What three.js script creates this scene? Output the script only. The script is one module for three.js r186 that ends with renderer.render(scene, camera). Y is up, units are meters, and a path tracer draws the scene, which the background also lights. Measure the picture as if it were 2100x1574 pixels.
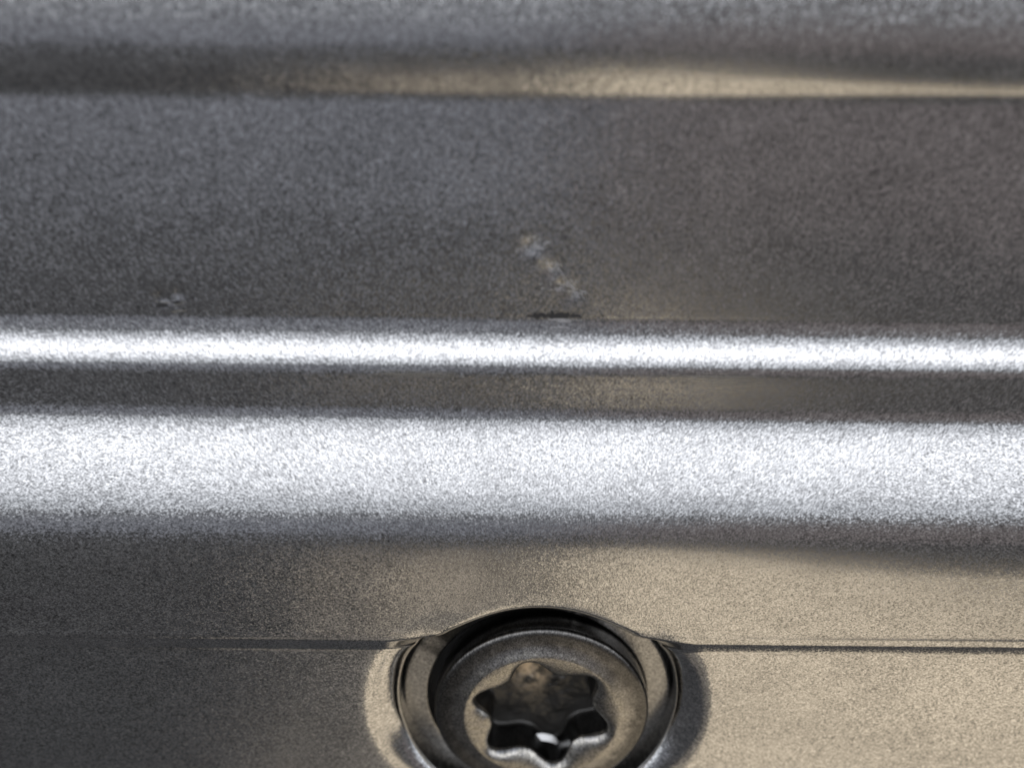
import * as THREE from 'three';

/* ---------- camera, sky, sun, exposure ---------- */
const MM = 0.001, H = 0.60;                       // millimetre, height of the bolt above the ground
const lerp = (a, b, t) => a + (b - a) * t;
const smooth = (a, b, x) => { const t = Math.min(1, Math.max(0, (x - a) / (b - a))); return t * t * (3 - 2 * t); };
const scene = new THREE.Scene();
const camera = new THREE.PerspectiveCamera(31.99, 2100 / 1574, 0.004, 400);
camera.position.set(-1.57 * MM, H + 51.26 * MM, 55.17 * MM);
camera.rotation.order = 'YXZ';
camera.rotation.set(THREE.MathUtils.degToRad(-29.3), 0, THREE.MathUtils.degToRad(0.55));
camera.focus = 0.070;
camera.userData.fStop = 22;

const renderer = new THREE.WebGLRenderer({ antialias: true });
renderer.setSize(1024, 767);
renderer.toneMapping = THREE.LinearToneMapping;
renderer.toneMappingExposure = 1.45;
renderer.shadowMap.enabled = true;
renderer.shadowMap.type = THREE.PCFSoftShadowMap;

{ // hazy daylight: a bluish zenith, a white belt added for the bright reflections, greyer haze at the horizon
  const w = 64, h = 256, d = new Float32Array(w * h * 4);
  for (let j = 0; j < h; j++) {
    const el = Math.max(0, ((j + 0.5) / h - 0.5) * 180), belt = 0.66 * Math.exp(-(((el - 30) / 22) ** 4)) + 0.42 * Math.exp(-(((el - 34) / 10) ** 2)), zen = smooth(40, 80, el);
    for (let i = 0; i < w; i++) {
      const o = (j * w + i) * 4;
      d[o] = lerp(0.34, 0.40, zen) + 1.10 * belt; d[o + 1] = lerp(0.36, 0.46, zen) + 1.11 * belt; d[o + 2] = lerp(0.39, 0.58, zen) + 1.15 * belt; d[o + 3] = 1;
    }
  }
  const t = new THREE.DataTexture(d, w, h, THREE.RGBAFormat, THREE.FloatType);
  t.mapping = THREE.EquirectangularReflectionMapping;
  t.magFilter = t.minFilter = THREE.LinearFilter;
  t.needsUpdate = true;
  scene.background = t; scene.environment = t;
}
const sun = new THREE.DirectionalLight(0xfff1dc, 2.6);
sun.position.set(-0.7, 2.6, -1.2);
sun.target.position.set(0, H, 0);
sun.castShadow = true; sun.shadow.radius = 2;
sun.shadow.mapSize.set(2048, 2048);
Object.assign(sun.shadow.camera, { left: -1, right: 1, top: 1, bottom: -1, near: 0.1, far: 6 });
scene.add(sun, sun.target);

/* ---------- helpers ---------- */
function rng(seed) {
  return () => { seed |= 0; seed = seed + 0x6D2B79F5 | 0; let t = Math.imul(seed ^ seed >>> 15, 1 | seed); t = t + Math.imul(t ^ t >>> 7, 61 | t) ^ t; return ((t ^ t >>> 14) >>> 0) / 4294967296; };
}
const mesh = (name, geo, mat, parent) => { const m = new THREE.Mesh(geo, mat); m.name = name; m.castShadow = m.receiveShadow = true; parent.add(m); return m; };
function noise2(seed) {                                   // smooth value noise
  const r = rng(seed), n = 256, g = new Float32Array(n * n); for (let i = 0; i < g.length; i++) g[i] = r();
  return (x, y) => {
    const xi = Math.floor(x), yi = Math.floor(y), fx = x - xi, fy = y - yi, u = fx * fx * (3 - 2 * fx), v = fy * fy * (3 - 2 * fy);
    const a = (i, j) => g[((j & 255) << 8) + (i & 255)];
    return lerp(lerp(a(xi, yi), a(xi + 1, yi), u), lerp(a(xi, yi + 1), a(xi + 1, yi + 1), u), v);
  };
}
const nA = noise2(11), nB = noise2(23);
const fbm = (x, y, o = 4) => { let s = 0, a = 0.5, t = 0; for (let i = 0; i < o; i++) { s += a * nA(x, y); t += a; x = x * 2.03 + 17; y = y * 2.03 + 5; a *= 0.5; } return s / t; };

/* ---------- metallic paint: aluminium flakes under a clear coat ---------- */
const SPAN = 72;                                          // mm covered by one copy of the flake sheet
function flakeSheet(size, seed, grain, reach) {
  const r = rng(seed), N = size, a = new Float32Array(N * N), b = new Float32Array(N * N);
  for (let i = 0; i < N * N; i++) { a[i] = r() + r() + r() - 1.5; b[i] = r() + r() + r() - 1.5; }
  const out = [a, b].map((src) => {
    const dst = new Float32Array(N * N); let s2 = 0;
    for (let j = 0; j < N; j++) for (let i = 0; i < N; i++) {
      const dx = (i / N - 0.5) * SPAN, dy = j / N * SPAN - 19, d = Math.hypot(dx, dy) + 1e-6;
      const L = Math.min(reach, d / 34 * reach), cx = dx / d, cy = dy / d;      // flakes lie along the spray direction
      const n = Math.max(1, Math.ceil(L)); let v = 0, wsum = 0;
      for (let k = -n; k <= n; k++) {
        const wgt = Math.max(0, 1 - Math.abs(k) / (L + 0.8)); if (wgt <= 0) continue;
        const x = (i + Math.round(k * cx) + N) % N, y = (j + Math.round(k * cy) + N) % N;
        v += src[y * N + x] * wgt; wsum += wgt * wgt;
      }
      v /= Math.sqrt(wsum); dst[j * N + i] = v; s2 += v * v;
    }
    const q = 1 / Math.sqrt(s2 / (N * N)); for (let i = 0; i < N * N; i++) dst[i] *= q;
    return dst;
  });
  const [X, Y] = out, nd = new Uint8Array(N * N * 4), cd = new Uint8Array(N * N * 4);
  for (let i = 0; i < N * N; i++) {
    const nx = X[i] * grain, ny = Y[i] * grain, q = 1 / Math.sqrt(1 + nx * nx + ny * ny);
    nd[i * 4] = 127.5 + 127.5 * nx * q; nd[i * 4 + 1] = 127.5 + 127.5 * ny * q; nd[i * 4 + 2] = 127.5 + 127.5 * q; nd[i * 4 + 3] = 255;
    const w = X[i] * 0.6 + Y[i] * 0.8, c = (200 + 42 * w + (w > 1.9 ? 26 : 0)) * (0.94 + 0.12 * fbm((i % N) / 60, Math.floor(i / N) / 34, 3));
    cd[i * 4] = cd[i * 4 + 1] = cd[i * 4 + 2] = Math.max(50, Math.min(255, c)); cd[i * 4 + 3] = 255;
  }
  const tex = (d, srgb) => { const t = new THREE.DataTexture(d, N, N); t.wrapS = t.wrapT = THREE.RepeatWrapping; t.magFilter = THREE.LinearFilter; t.minFilter = THREE.LinearMipmapLinearFilter; t.generateMipmaps = true; if (srgb) t.colorSpace = THREE.SRGBColorSpace; t.needsUpdate = true; return t; };
  return { normal: tex(nd), color: tex(cd, true) };
}
const flakes = flakeSheet(2048, 7, 0.024, 1.3);
const paint = new THREE.MeshPhysicalMaterial({ name: 'silver_paint', color: new THREE.Color().setRGB(0.90, 0.90, 0.91), metalness: 1, roughness: 0.165, map: flakes.color, normalMap: flakes.normal, normalScale: new THREE.Vector2(1, 1), clearcoat: 1, clearcoatRoughness: 0.04, side: THREE.DoubleSide });
const boltPaint = paint.clone(); boltPaint.name = 'bolt_paint'; boltPaint.color.setRGB(0.62, 0.61, 0.59); boltPaint.roughness = 0.3; boltPaint.clearcoat = 0.5;
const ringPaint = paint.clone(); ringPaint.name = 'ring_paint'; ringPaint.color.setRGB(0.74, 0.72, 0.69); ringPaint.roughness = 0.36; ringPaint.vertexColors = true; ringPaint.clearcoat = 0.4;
const recessShade = new THREE.MeshStandardMaterial({ name: 'recessShade', color: new THREE.Color().setRGB(0.018, 0.017, 0.016), roughness: 0.7, side: THREE.DoubleSide });  // shade deep in the recess put into a near-black colour
const primer = new THREE.MeshStandardMaterial({ name: 'bare_primer', color: new THREE.Color().setRGB(0.012, 0.012, 0.013), roughness: 0.6, side: THREE.DoubleSide });
const headPaint = boltPaint.clone(); headPaint.name = 'bolt_head_paint'; headPaint.vertexColors = true;
const bright = new THREE.MeshStandardMaterial({ name: 'glint_steel', color: new THREE.Color().setRGB(0.5, 0.5, 0.5), metalness: 1, roughness: 0.32, side: THREE.DoubleSide });
const scuffed = new THREE.MeshStandardMaterial({ name: 'scuffed_paint', color: new THREE.Color().setRGB(0.38, 0.38, 0.39), roughness: 0.55, side: THREE.DoubleSide });
const faint = scuffed.clone(); faint.name = 'faintly_scuffed_paint'; faint.color.setRGB(0.2, 0.185, 0.16);
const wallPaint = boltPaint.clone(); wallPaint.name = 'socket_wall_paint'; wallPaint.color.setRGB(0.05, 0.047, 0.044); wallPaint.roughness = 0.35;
const oily = new THREE.MeshPhysicalMaterial({ name: 'oily_metal', vertexColors: true, metalness: 0.6, roughness: 0.42, clearcoat: 0.4, clearcoatRoughness: 0.05, side: THREE.DoubleSide });

/* ---------- ground below the bodywork (seen in the paint's reflections) ---------- */
{
  const g = new THREE.PlaneGeometry(300, 300, 60, 60).rotateX(-Math.PI / 2);
  const m = new THREE.MeshStandardMaterial({ name: 'asphalt', color: new THREE.Color().setRGB(0.013, 0.014, 0.016), roughness: 0.95 });
  mesh('ground', g, m, scene).userData = { kind: 'structure' };
  // sandy and paved patches over the asphalt, added and shaped for their reflections
  let patches = 0;
  const patch = (edge, rgb, y, seed) => {
    const r = rng(seed), pts = [], n = edge.length, P = edge.map(([x, z]) => new THREE.Vector3(x, 0, z));
    for (const p of new THREE.CatmullRomCurve3(P, true, 'catmullrom', 0.4).getPoints(n * 14)) pts.push(new THREE.Vector2(p.x + (r() - 0.5) * 0.012, -p.z + (r() - 0.5) * 0.012));
    const pg = new THREE.ShapeGeometry(new THREE.Shape(pts)).rotateX(-Math.PI / 2).translate(0, y, 0);
    const N = 256, d = new Uint8Array(N * N * 4), q = rng(seed + 40);
    for (let a = 0; a < N * N; a++) { const v = 175 + 55 * (fbm((a % N) / 9, Math.floor(a / N) / 9, 3) - 0.5) * 2 + 30 * (q() - 0.5); d[a * 4] = d[a * 4 + 1] = d[a * 4 + 2] = Math.max(60, Math.min(255, v)); d[a * 4 + 3] = 255; }
    const t = new THREE.DataTexture(d, N, N); t.wrapS = t.wrapT = THREE.RepeatWrapping; t.magFilter = THREE.LinearFilter; t.colorSpace = THREE.SRGBColorSpace; t.needsUpdate = true;
    const m = new THREE.MeshStandardMaterial({ name: 'reflected_ground', color: new THREE.Color().setRGB(...rgb), map: t, roughness: 0.95 });
    mesh('ground_' + String(++patches).padStart(3, '0'), pg, m, scene).userData = { kind: 'structure' };
  };
  patch([[-0.10, 0.3], [-0.10, 0.7], [-0.165, 0.8], [-0.178, 1.35], [-0.195, 1.5], [-0.16, 0.95], [-0.11, 0.85], [-0.1, 1.3], [-0.065, 1.45], [-0.04, 1.25], [-0.02, 0.85], [0.2, 0.7], [0.2, 0.3]], [0.24, 0.22, 0.19], 0.004, 5);
  patch([[-0.165, 0.3], [-0.16, 0.6], [-0.135, 0.62], [-0.13, 0.3]], [0.27, 0.245, 0.21], 0.004, 12);
  patch([[-0.105, 0.86], [-0.11, 1.15], [-0.09, 1.42], [-0.055, 1.46], [-0.035, 1.25], [-0.03, 0.86]], [0.52, 0.45, 0.35], 0.006, 15);
  patch([[-0.16, 0.9], [-0.175, 1.3], [-0.2, 1.55], [-0.215, 1.5], [-0.185, 1.1], [-0.175, 0.86]], [0.52, 0.45, 0.36], 0.006, 16);
  patch([[0.06, 0.16], [0.03, 0.75], [0.045, 0.98], [0.09, 1.5], [0.2, 1.5], [0.3, 1.22], [0.42, 1.02], [1.0, 0.92], [1.6, 0.9], [1.6, 0.13], [0.5, 0.15]], [0.86, 0.745, 0.56], 0.008, 6);
  patch([[0.12, 2.3], [0.4, 2.1], [1.2, 1.9], [4, 2.0], [6, 5], [4, 9], [1.5, 9], [0.3, 5]], [0.12, 0.10, 0.10], 0.004, 8);
  patch([[-7, 2.2], [-3, 2.2], [-0.6, 2.2], [0.12, 2.4], [0.28, 5], [1, 9], [-2, 11], [-7, 9]], [0.16, 0.175, 0.215], 0.004, 9);
}

/* ---------- pressed body panel: profile given as arc length (mm) and tilt (degrees) ---------- */
const Y0 = -40;
const PROFILE = [[0.00, 0], [43.83, 0], [44.11, -18], [44.85, -24], [45.16, -4], [45.39, 7], [45.60, 2], [49.24, 3], [50.70, 6.5], [51.53, 10], [52.46, 16], [53.85, 23], [55.82, 27], [56.80, 24], [57.34, 18], [57.75, 11], [58.22, 5], [59.40, 3.8], [59.88, 4], [60.22, 9], [60.54, 17], [61.09, 31], [61.38, 26], [61.71, 17], [62.08, 11.5], [62.55, 9], [62.81, 3.5], [62.91, 2], [62.99, 3], [68.60, 3], [73.35, 2.4], [73.74, -2], [74.04, -8], [74.41, -7], [74.82, -4], [75.49, -2], [75.93, -0.5], [76.36, 2.5], [77.20, 5], [79.25, 6], [90.00, 7], [94.00, 80], [125.00, 84]];
const S0 = 26, DS = 0.02;                                 // texture origin along the profile; integration step
const ARC = (() => {
  const n = Math.round(125 / DS) + 1, a = new Float32Array(n * 3); let y = Y0, z = 0, k = 0;
  for (let i = 0; i < n; i++) {
    const s = i * DS; while (k < PROFILE.length - 2 && PROFILE[k + 1][0] < s) k++;
    const [sa, ba] = PROFILE[k], [sb, bb] = PROFILE[k + 1], t = Math.min(1, Math.max(0, (s - sa) / (sb - sa)));
    const b = THREE.MathUtils.degToRad(lerp(ba, bb, t));
    a[i * 3] = y; a[i * 3 + 1] = z; a[i * 3 + 2] = b;
    y += Math.cos(b) * DS; z -= Math.sin(b) * DS;
  }
  return a;
})();
function arcAt(s) { const f = Math.min(124.9, Math.max(0, s)) / DS, i = Math.floor(f), t = f - i, o = i * 3; return [lerp(ARC[o], ARC[o + 3], t), lerp(ARC[o + 1], ARC[o + 4], t), lerp(ARC[o + 2], ARC[o + 5], t)]; }
// hole: round below, flattened where the panel overlaps the ring at the top
const SH = 40;                                            // arc length of the hole's centre
const holeR = (th) => 7.75 - 0.5 * smooth(0.35, 0.95, Math.sin(th));
const dimple = (th) => 0.95 * (1 - smooth(0.25, 0.9, Math.sin(th))) * (1 - 0.75 * smooth(0.1, 0.8, -Math.sin(th)));
const DENTS = [[-0.75, 66.5, 0.5, 0.032], [-0.45, 66.1, 0.4, -0.015], [0.35, 65.35, 0.42, 0.022], [1.25, 64.15, 0.5, 0.024], [0.75, 64.6, 0.3, 0.02], [-18.5, 63.7, 0.45, 0.04], [-17.7, 63.9, 0.3, 0.03]];
function lift(x, s) {                                     // mm along the normal
  let d = 0; const dx = x, dy = s - SH, r = Math.hypot(dx, dy);
  if (r < 11) { const th = Math.atan2(dy, dx), R = holeR(th), t = Math.min(1, Math.max(0, (r - R) / 2.15)); d -= dimple(th) * Math.pow(1 - t, 2.6); d -= 0.10 * Math.exp(-Math.max(0, r - R) / 0.12); }
  for (const [a, b, w, h] of DENTS) { const q = ((x - a) ** 2 + (s - b) ** 2) / (w * w); if (q < 9) d -= h * Math.exp(-q); }
  if (s > 62.9 && s < 73.6) d += 0.012 * (fbm(x * 0.25 + 40, s * 0.25, 2) - 0.5);
  return d;
}
const sway = (x, s) => s + smooth(50.5, 53, s) * (0.22 * (fbm(x * 0.045 + 3, 7, 2) - 0.5) + 0.05 * (fbm(x * 0.35 + 9, s * 0.05, 2) - 0.5));   // no pressing is dead straight
function surf(x, s, off = 0) { const [y, z, b] = arcAt(sway(x, s)), d = lift(x, s) + off; return [x, y + Math.sin(b) * d, z + Math.cos(b) * d]; }
const vA = new THREE.Vector3(), vB = new THREE.Vector3();
function pushVertex(out, x, s, off = 0) {
  const e = 0.03, p = surf(x, s, off), a = surf(x + e, s, off), b = surf(x - e, s, off), c = surf(x, s + e, off), d = surf(x, s - e, off);
  vA.set(a[0] - b[0], a[1] - b[1], a[2] - b[2]).cross(vB.set(c[0] - d[0], c[1] - d[1], c[2] - d[2])).normalize();
  out.pos.push(p[0] * MM, p[1] * MM, p[2] * MM); out.nor.push(vA.x, vA.y, vA.z); out.uv.push(x / SPAN + 0.5, (s - S0) / SPAN);
}
function build(out) { const g = new THREE.BufferGeometry(); g.setAttribute('position', new THREE.Float32BufferAttribute(out.pos, 3)); g.setAttribute('normal', new THREE.Float32BufferAttribute(out.nor, 3)); g.setAttribute('uv', new THREE.Float32BufferAttribute(out.uv, 2)); g.setIndex(out.idx); return g; }
const fresh = () => ({ pos: [], nor: [], uv: [], idx: [] });
function range(a, b, step) { const n = Math.max(1, Math.round(Math.abs(b - a) / step)), r = []; for (let i = 0; i <= n; i++) r.push(lerp(a, b, i / n)); return r; }
function grid(out, xs, ss) {
  const base = out.pos.length / 3, n = xs.length;
  for (const s of ss) for (const x of xs) pushVertex(out, x, s);
  for (let j = 0; j < ss.length - 1; j++) for (let i = 0; i < n - 1; i++) { const a = base + j * n + i; out.idx.push(a, a + 1, a + n + 1, a, a + n + 1, a + n); }
}
const panel = new THREE.Group(); panel.name = 'car_body_panel'; panel.position.set(0, H, 0); scene.add(panel);
panel.userData = { label: 'silver metallic painted car body panel with pressed ridges and a round bolt hole', category: 'body panel' };
{
  const XL = -70, XR = 70, PX = 11, PA = SH - 11, PB = SH + 9.6, ES = 50.0;
  // lower flange with its crease and the dished hole
  const out = fresh(), sFine = range(PA, PB, 0.1);
  grid(out, range(XL, -PX, 1.5), [...range(0, PA, 2).slice(0, -1), ...sFine, ...range(PB, ES, 0.08).slice(1)]);
  grid(out, range(PX, XR, 1.5), [...range(0, PA, 2).slice(0, -1), ...sFine, ...range(PB, ES, 0.08).slice(1)]);
  grid(out, range(-PX, PX, 0.2), range(0, PA, 2)); grid(out, range(-PX, PX, 0.2), range(PB, ES, 0.08));
  const rim = [];
  for (const s of sFine) rim.push([PX, s]); for (const x of range(PX, -PX, 0.2).slice(1)) rim.push([x, PB]);
  for (const s of [...sFine].reverse().slice(1)) rim.push([-PX, s]); for (const x of range(-PX, PX, 0.2).slice(1, -1)) rim.push([x, PA]);
  const K = 70, base = out.pos.length / 3, n = rim.length;
  for (let k = 0; k <= K; k++) for (const [x, s] of rim) {
    const th = Math.atan2(s - SH, x), R = holeR(th), q = Math.pow(k / K, 1.6), rr = Math.hypot(x, s - SH), r = lerp(R, rr, q);
    pushVertex(out, k === K ? x : Math.cos(th) * r, k === K ? s : SH + Math.sin(th) * r);
  }
  for (let k = 0; k < K; k++) for (let i = 0; i < n; i++) { const a = base + k * n + i, b = base + k * n + (i + 1) % n; out.idx.push(a, a + n, b + n, a, b + n, b); }
  mesh('lower_flange', build(out), paint, panel);
  // the cut edge of the hole turns back into the recess
  const lip = fresh(); const m = 360;
  for (let k = 0; k <= 8; k++) for (let i = 0; i <= m; i++) {
    const th = i / m * Math.PI * 2, R = holeR(th), a = k <= 5 ? k / 5 * Math.PI / 2 : Math.PI / 2, deep = k <= 5 ? 0 : (k - 5) * 0.9;
    const q = surf(Math.cos(th) * R, SH + Math.sin(th) * R), rad = 0.14, rr = -Math.sin(a) * rad, dz = -(1 - Math.cos(a)) * rad - deep;
    lip.pos.push((q[0] + Math.cos(th) * rr) * MM, (q[1] + Math.sin(th) * rr) * MM, (q[2] + dz) * MM);
    lip.nor.push(-Math.cos(th) * Math.sin(a), -Math.sin(th) * Math.sin(a), Math.cos(a)); lip.uv.push(i / m * 0.6, k * 0.004);
    if (k < 8 && i < m) { const o = k * (m + 1) + i; lip.idx.push(o, o + 1, o + m + 2, o, o + m + 2, o + m + 1); }
  }
  mesh('hole_edge', build(lip), boltPaint, panel);
  const strip = (name, a, b, step, xs) => { const o = fresh(); grid(o, xs, range(a, b, step)); return mesh(name, build(o), paint, panel); };
  const coarse = range(XL, XR, 2);
  strip('shoulder', ES, 58.4, 0.06, coarse);
  strip('channel', 58.4, 59.9, 0.06, coarse);
  strip('bead', 59.9, 62.85, 0.04, coarse);
  const fineX = [...range(XL, -21, 2).slice(0, -1), ...range(-21, 4, 0.1), ...range(4, XR, 2).slice(1)];
  strip('upright_face', 62.85, 73.62, 0.1, fineX);
  strip('top_fold', 73.62, 125, 0.06, coarse);
  // chipped paint: slivers of bare dark primer
  const chip = (x0, x1, s0, w, seed, label) => {
    const o = fresh(), r = rng(seed), n = 40;
    for (let i = 0; i <= n; i++) {
      const t = i / n, x = lerp(x0, x1, t), prof = Math.pow(Math.sin(Math.PI * Math.min(1, Math.max(0, t))), 0.6) * w * (0.35 + 0.9 * fbm(t * 6 + seed, seed, 3)), up = prof * (0.25 + 0.9 * r()), lo = prof * 0.5 * r();
      pushVertex(o, x, s0 - lo, 0.012); pushVertex(o, x, s0 + up, 0.012);
      if (i < n) o.idx.push(i * 2, i * 2 + 2, i * 2 + 3, i * 2, i * 2 + 3, i * 2 + 1);
    }
    const c = mesh('paint_chip', build(o), primer, panel); c.userData = { label };
  };
  chip(-0.95, 1.8, 62.93, 0.42, 3, 'long dark paint chip at the foot of the upright face, above the bead');
  chip(-18.9, -18.3, 63.2, 0.34, 9, 'small dark chip near the left end of the upright face');
  chip(-18.1, -17.65, 63.4, 0.22, 14, 'small dark chip near the left end of the upright face');
  // scrapes: many short pale scuffs in the clear coat, each a sliver lying on the paint
  const scrape = (name, spots, label, seed, mat = scuffed) => {
    const o = fresh(), r = rng(seed);
    for (const [x0, s0, len, w, ang, count, spread] of spots) for (let c = 0; c < count; c++) {
      const cx = x0 + (r() - 0.5) * spread, cs = s0 + (r() - 0.5) * spread * (len > 1.2 ? 0.9 : 0.6), L = len * (0.4 + 0.8 * r()), W = w * (0.4 + 0.8 * r()), a = ang + (r() - 0.5) * (len > 1.2 ? 0.03 : 0.6 * Math.min(1, spread)), base = o.pos.length / 3, n = 8;
      for (let i = 0; i <= n; i++) {
        const t = i / n - 0.5, half = W * Math.sqrt(Math.max(0, 1 - 4 * t * t)) * (0.5 + 0.5 * r());
        for (const q of [-1, 1]) pushVertex(o, cx + Math.cos(a) * t * L - Math.sin(a) * q * half, cs + Math.sin(a) * t * L + Math.cos(a) * q * half, 0.008);
        if (i < n) { const k = base + i * 2; o.idx.push(k, k + 2, k + 3, k, k + 3, k + 1); }
      }
    }
    mesh(name, build(o), mat, panel).userData = { label };
  };
  scrape('scrape', [[-0.75, 66.75, 0.22, 0.02, 0.5, 34, 1.0], [-0.9, 66.2, 0.2, 0.018, 0.9, 14, 0.7], [-0.25, 66.6, 0.2, 0.02, 0.3, 12, 0.7], [0.4, 65.5, 0.22, 0.02, -0.9, 26, 0.7], [1.0, 64.5, 0.24, 0.02, -0.5, 26, 1.0], [1.6, 64.1, 0.26, 0.018, -0.4, 16, 0.6], [0.2, 64.6, 0.2, 0.016, 0.2, 8, 0.9], [-0.1, 66.1, 0.3, 0.012, -0.9, 6, 0.7], [0.7, 65.0, 0.3, 0.012, -0.8, 6, 0.7], [-1.2, 66.4, 0.2, 0.014, 1.2, 8, 0.5]], 'pale broken scrape running down to the right across the upright face', 31);
  scrape('scratch', [[0.7, 62.55, 1.6, 0.03, 0, 4, 0.9]], 'pale scuff on the bead just below the long chip', 32);
  scrape('scratch', [[-6.2, 59.75, 4.5, 0.014, 0, 5, 1.0]], 'thin pale scratch along the channel, left of centre', 33, faint);
  scrape('scratch', [[8.5, 59.8, 4.5, 0.016, 0, 6, 1.2]], 'thin pale scratch along the channel, right of centre', 34, faint);
  scrape('scratch', [[-18.1, 63.2, 0.7, 0.02, 0, 5, 1.0]], 'pale scuff beside the two small chips at the left', 36, faint);
}

/* ---------- ring seated in the hole ---------- */
function lathe(points, seg = 256) { const g = new THREE.LatheGeometry(points.map(([r, z]) => new THREE.Vector2(r * MM, z * MM)), seg); g.rotateX(Math.PI / 2); const p = g.attributes.position, uv = g.attributes.uv; for (let i = 0; i < p.count; i++) uv.setXY(i, p.getX(i) / MM / SPAN + 0.5, (p.getY(i) / MM + 14) / SPAN + p.getZ(i) / MM / SPAN); return g; }
function fillet(cx, cz, r, a0, a1, n = 8) { const o = []; for (let i = 0; i <= n; i++) { const a = THREE.MathUtils.degToRad(lerp(a0, a1, i / n)); o.push([cx + Math.cos(a) * r, cz + Math.sin(a) * r]); } return o; }
// upper arc of the ring darkened to near black, with a gritty edge
function darkTop(g) {
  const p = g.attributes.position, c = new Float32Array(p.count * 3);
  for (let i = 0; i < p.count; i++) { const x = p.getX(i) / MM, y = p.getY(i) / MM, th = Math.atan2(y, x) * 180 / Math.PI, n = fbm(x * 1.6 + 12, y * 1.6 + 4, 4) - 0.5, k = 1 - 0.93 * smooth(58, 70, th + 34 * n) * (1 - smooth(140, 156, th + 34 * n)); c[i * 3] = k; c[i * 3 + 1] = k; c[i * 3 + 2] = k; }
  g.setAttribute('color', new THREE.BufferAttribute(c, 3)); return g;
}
const ring = new THREE.Group(); ring.name = 'washer'; ring.position.set(0, H - 1.13 * MM, -1.2 * MM); scene.add(ring);
ring.userData = { label: 'tan grey painted flat ring in the hole around the star socket bolt', category: 'washer' };
mesh('ring', darkTop(lathe([[7.55, -2.2], ...fillet(7.35, -1.2, 0.2, 0, 90), ...fillet(6.28, -1.15, 0.15, 90, 180), [6.1, -2.2]])), ringPaint, ring);
mesh('recess_floor', new THREE.CylinderGeometry(8.6 * MM, 8.6 * MM, 0.4 * MM, 96).rotateX(Math.PI / 2).translate(0, 0, -2.4 * MM), recessShade, ring);

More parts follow.
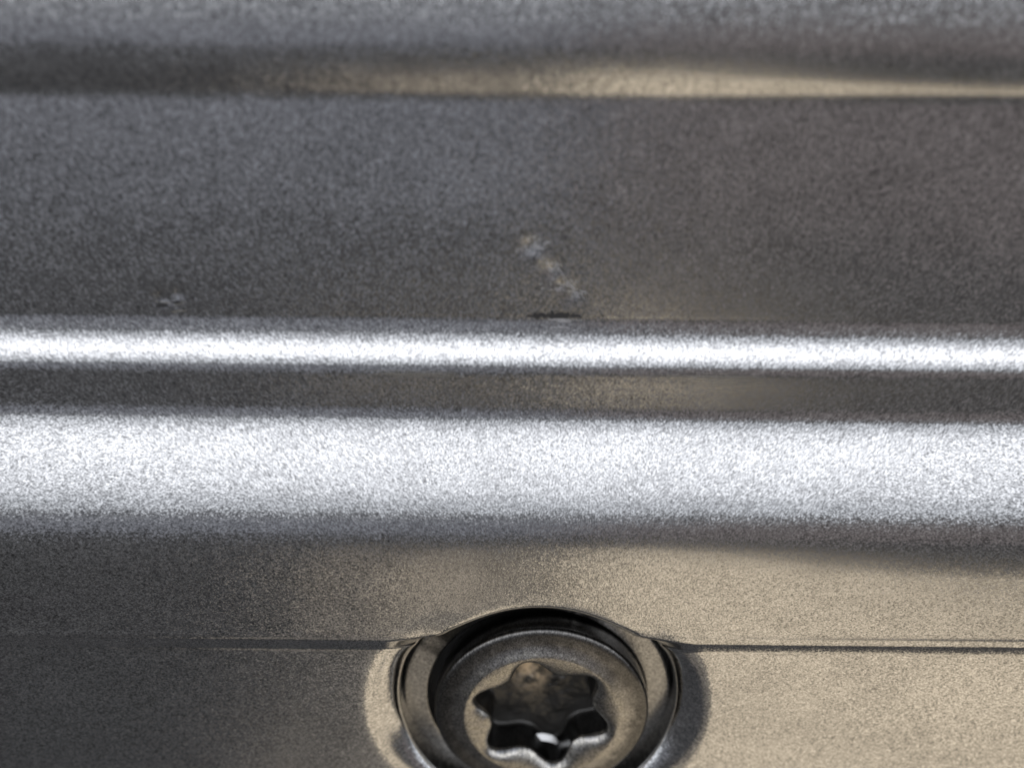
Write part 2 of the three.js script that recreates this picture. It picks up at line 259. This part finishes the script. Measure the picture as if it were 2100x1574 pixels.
/* ---------- star socket bolt ---------- */
const bolt = new THREE.Group(); bolt.name = 'star_socket_bolt'; bolt.position.set(0.25 * MM, H - 1.13 * MM, -1.2 * MM); scene.add(bolt);
bolt.userData = { label: 'grey painted pan head bolt with six lobed star socket below the ridges', category: 'bolt' };
{
  const M = 480, TH0 = THREE.MathUtils.degToRad(103);
  const torx = (th, k = 1) => { const c = Math.pow(0.5 + 0.5 * Math.cos(6 * (th - TH0)), 1.35); return (2.85 + 0.97 * c) * k; };
  // rows: [kind, radius, z]; the head goes in from its edge to the socket mouth
  const head = [[5.6, -2.2], [5.88, -1.2], [5.95, -0.5], [5.95, 0.0], [5.94, 0.2], [5.87, 0.36], [5.72, 0.45], [5.4, 0.51], [5.0, 0.58], [4.7, 0.66], [4.45, 0.74], [4.3, 0.78]];
  const sm = new THREE.SplineCurve(head.map(([r, z]) => new THREE.Vector2(r, z))).getPoints(60);
  const lipIn = 18, rows = [];
  for (const p of sm) rows.push((th) => [p.x, p.y]);
  for (let k = 1; k <= lipIn; k++) { const t = k / lipIn; rows.push((th) => { const R = torx(th), a = t * Math.PI / 2, w = 4.3 - R; return [R + w * (1 - Math.sin(a)), 0.78 - 0.62 * (1 - Math.cos(a)) * (0.55 + 0.45 * Math.min(1, w / 0.8))]; }); }
  const body = (rws, close) => {
    const g = new THREE.BufferGeometry(), pos = [], uv = [], idx = [];
    rws.forEach((f, k) => { for (let i = 0; i <= M; i++) { const th = i / M * Math.PI * 2, [r, z] = f(th), w = 1 + 0.006 * (fbm(Math.cos(th) * 3 + 9, Math.sin(th) * 3 + z * 2, 2) - 0.5), x = Math.cos(th) * r * w, y = Math.sin(th) * r * w; pos.push(x * MM, y * MM, z * MM); uv.push(x / SPAN + 0.5, (y + 14 + z * 0.7) / SPAN); if (k < rws.length - 1 && i < M) { const o = k * (M + 1) + i; idx.push(o, o + 1, o + M + 2, o, o + M + 2, o + M + 1); } } });
    g.setAttribute('position', new THREE.Float32BufferAttribute(pos, 3)); g.setAttribute('uv', new THREE.Float32BufferAttribute(uv, 2)); g.setIndex(idx); g.computeVertexNormals();
    return g;
  };
  // shade painted patchily into the outer part of the head, brown dust on its crown
  const shadedDusty = (g) => {
    const p = g.attributes.position, c = new Float32Array(p.count * 3);
    for (let i = 0; i < p.count; i++) {
      const x = p.getX(i) / MM, y = p.getY(i) / MM, r = Math.hypot(x, y), n = fbm(x * 2.2 + 20, y * 2.2 + 31, 4), f = fbm(x * 5 + 2, y * 5 + 9, 2);
      const edgeShade = smooth(4.5, 5.5, r + 0.9 * (n - 0.5)) * 0.66, dust = (1 - smooth(4.2, 5.0, r + 1.2 * (n - 0.5))) * smooth(0.3, 0.6, f);
      c[i * 3] = (1 - edgeShade) * lerp(0.86, 1, dust); c[i * 3 + 1] = (1 - edgeShade) * lerp(0.84, 0.97, dust); c[i * 3 + 2] = (1 - edgeShade) * lerp(0.83, 0.91, dust);
    }
    g.setAttribute('color', new THREE.BufferAttribute(c, 3)); return g;
  };
  mesh('head', shadedDusty(body(rows)), headPaint, bolt);
  const lipZ = (th) => rows[rows.length - 1](th)[1], wall = [];
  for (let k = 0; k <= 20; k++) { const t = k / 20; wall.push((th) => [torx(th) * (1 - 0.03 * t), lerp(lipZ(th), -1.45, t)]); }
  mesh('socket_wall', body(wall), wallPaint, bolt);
  const floor = [];
  for (let k = 0; k <= 6; k++) { const a = k / 6 * Math.PI / 2; floor.push((th) => [torx(th) * 0.97 - 0.22 * (1 - Math.cos(a)), -1.45 - 0.22 * Math.sin(a)]); }
  for (let k = 1; k <= 30; k++) { const t = k / 30; floor.push((th) => { const r = (torx(th) * 0.97 - 0.22) * (1 - t), x = Math.cos(th) * r, y = Math.sin(th) * r; return [Math.max(0.001, r), -1.67 + (0.5 * (fbm(x * 0.8 + 3, y * 0.8 + 8, 4) - 0.5) - 0.1) * smooth(0, 0.4, t)]; }); }
  const fg = body(floor), fp = fg.attributes.position, fc = new Float32Array(fp.count * 3);
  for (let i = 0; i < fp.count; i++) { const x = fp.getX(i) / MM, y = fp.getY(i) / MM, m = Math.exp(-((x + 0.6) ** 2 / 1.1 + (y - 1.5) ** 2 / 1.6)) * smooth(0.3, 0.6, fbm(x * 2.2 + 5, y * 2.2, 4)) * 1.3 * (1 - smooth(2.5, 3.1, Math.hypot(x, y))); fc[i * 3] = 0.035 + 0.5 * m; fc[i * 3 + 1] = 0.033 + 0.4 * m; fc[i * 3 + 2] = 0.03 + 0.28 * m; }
  fg.setAttribute('color', new THREE.BufferAttribute(fc, 3));
  mesh('socket_floor', fg, oily, bolt);
  // added tilted slivers of bright metal that stand in for glints
  const glintSliver = (x0, y0, rad, a0, a1, w, z, tilt) => {
    const pos = [], idx = [], n = 24;
    for (let i = 0; i <= n; i++) { const t = i / n, a = THREE.MathUtils.degToRad(lerp(a0, a1, t)), ww = w * Math.pow(Math.sin(Math.PI * (0.04 + 0.92 * t)), 0.5) * (0.7 + 0.5 * fbm(t * 4 + x0, y0, 2)); for (const q of [0, 1]) { const r = rad + q * ww; pos.push((x0 + Math.cos(a) * r) * MM, (y0 + Math.sin(a) * r) * MM, (z - q * ww * tilt) * MM); } if (i < n) idx.push(i * 2, i * 2 + 2, i * 2 + 3, i * 2, i * 2 + 3, i * 2 + 1); }
    const g = new THREE.BufferGeometry(); g.setAttribute('position', new THREE.Float32BufferAttribute(pos, 3)); g.setAttribute('uv', new THREE.Float32BufferAttribute(new Float32Array(pos.length / 3 * 2), 2)); g.setIndex(idx); g.computeVertexNormals();
    mesh('added_glint', g, bright, bolt);
  };
  glintSliver(0.1, -4.75, 1.4, 50, 128, 0.36, -0.95, 0.62);
  glintSliver(0.15, 1.2, 0.9, 290, 325, 0.3, -1.5, 0.62);
}

renderer.render(scene, camera);
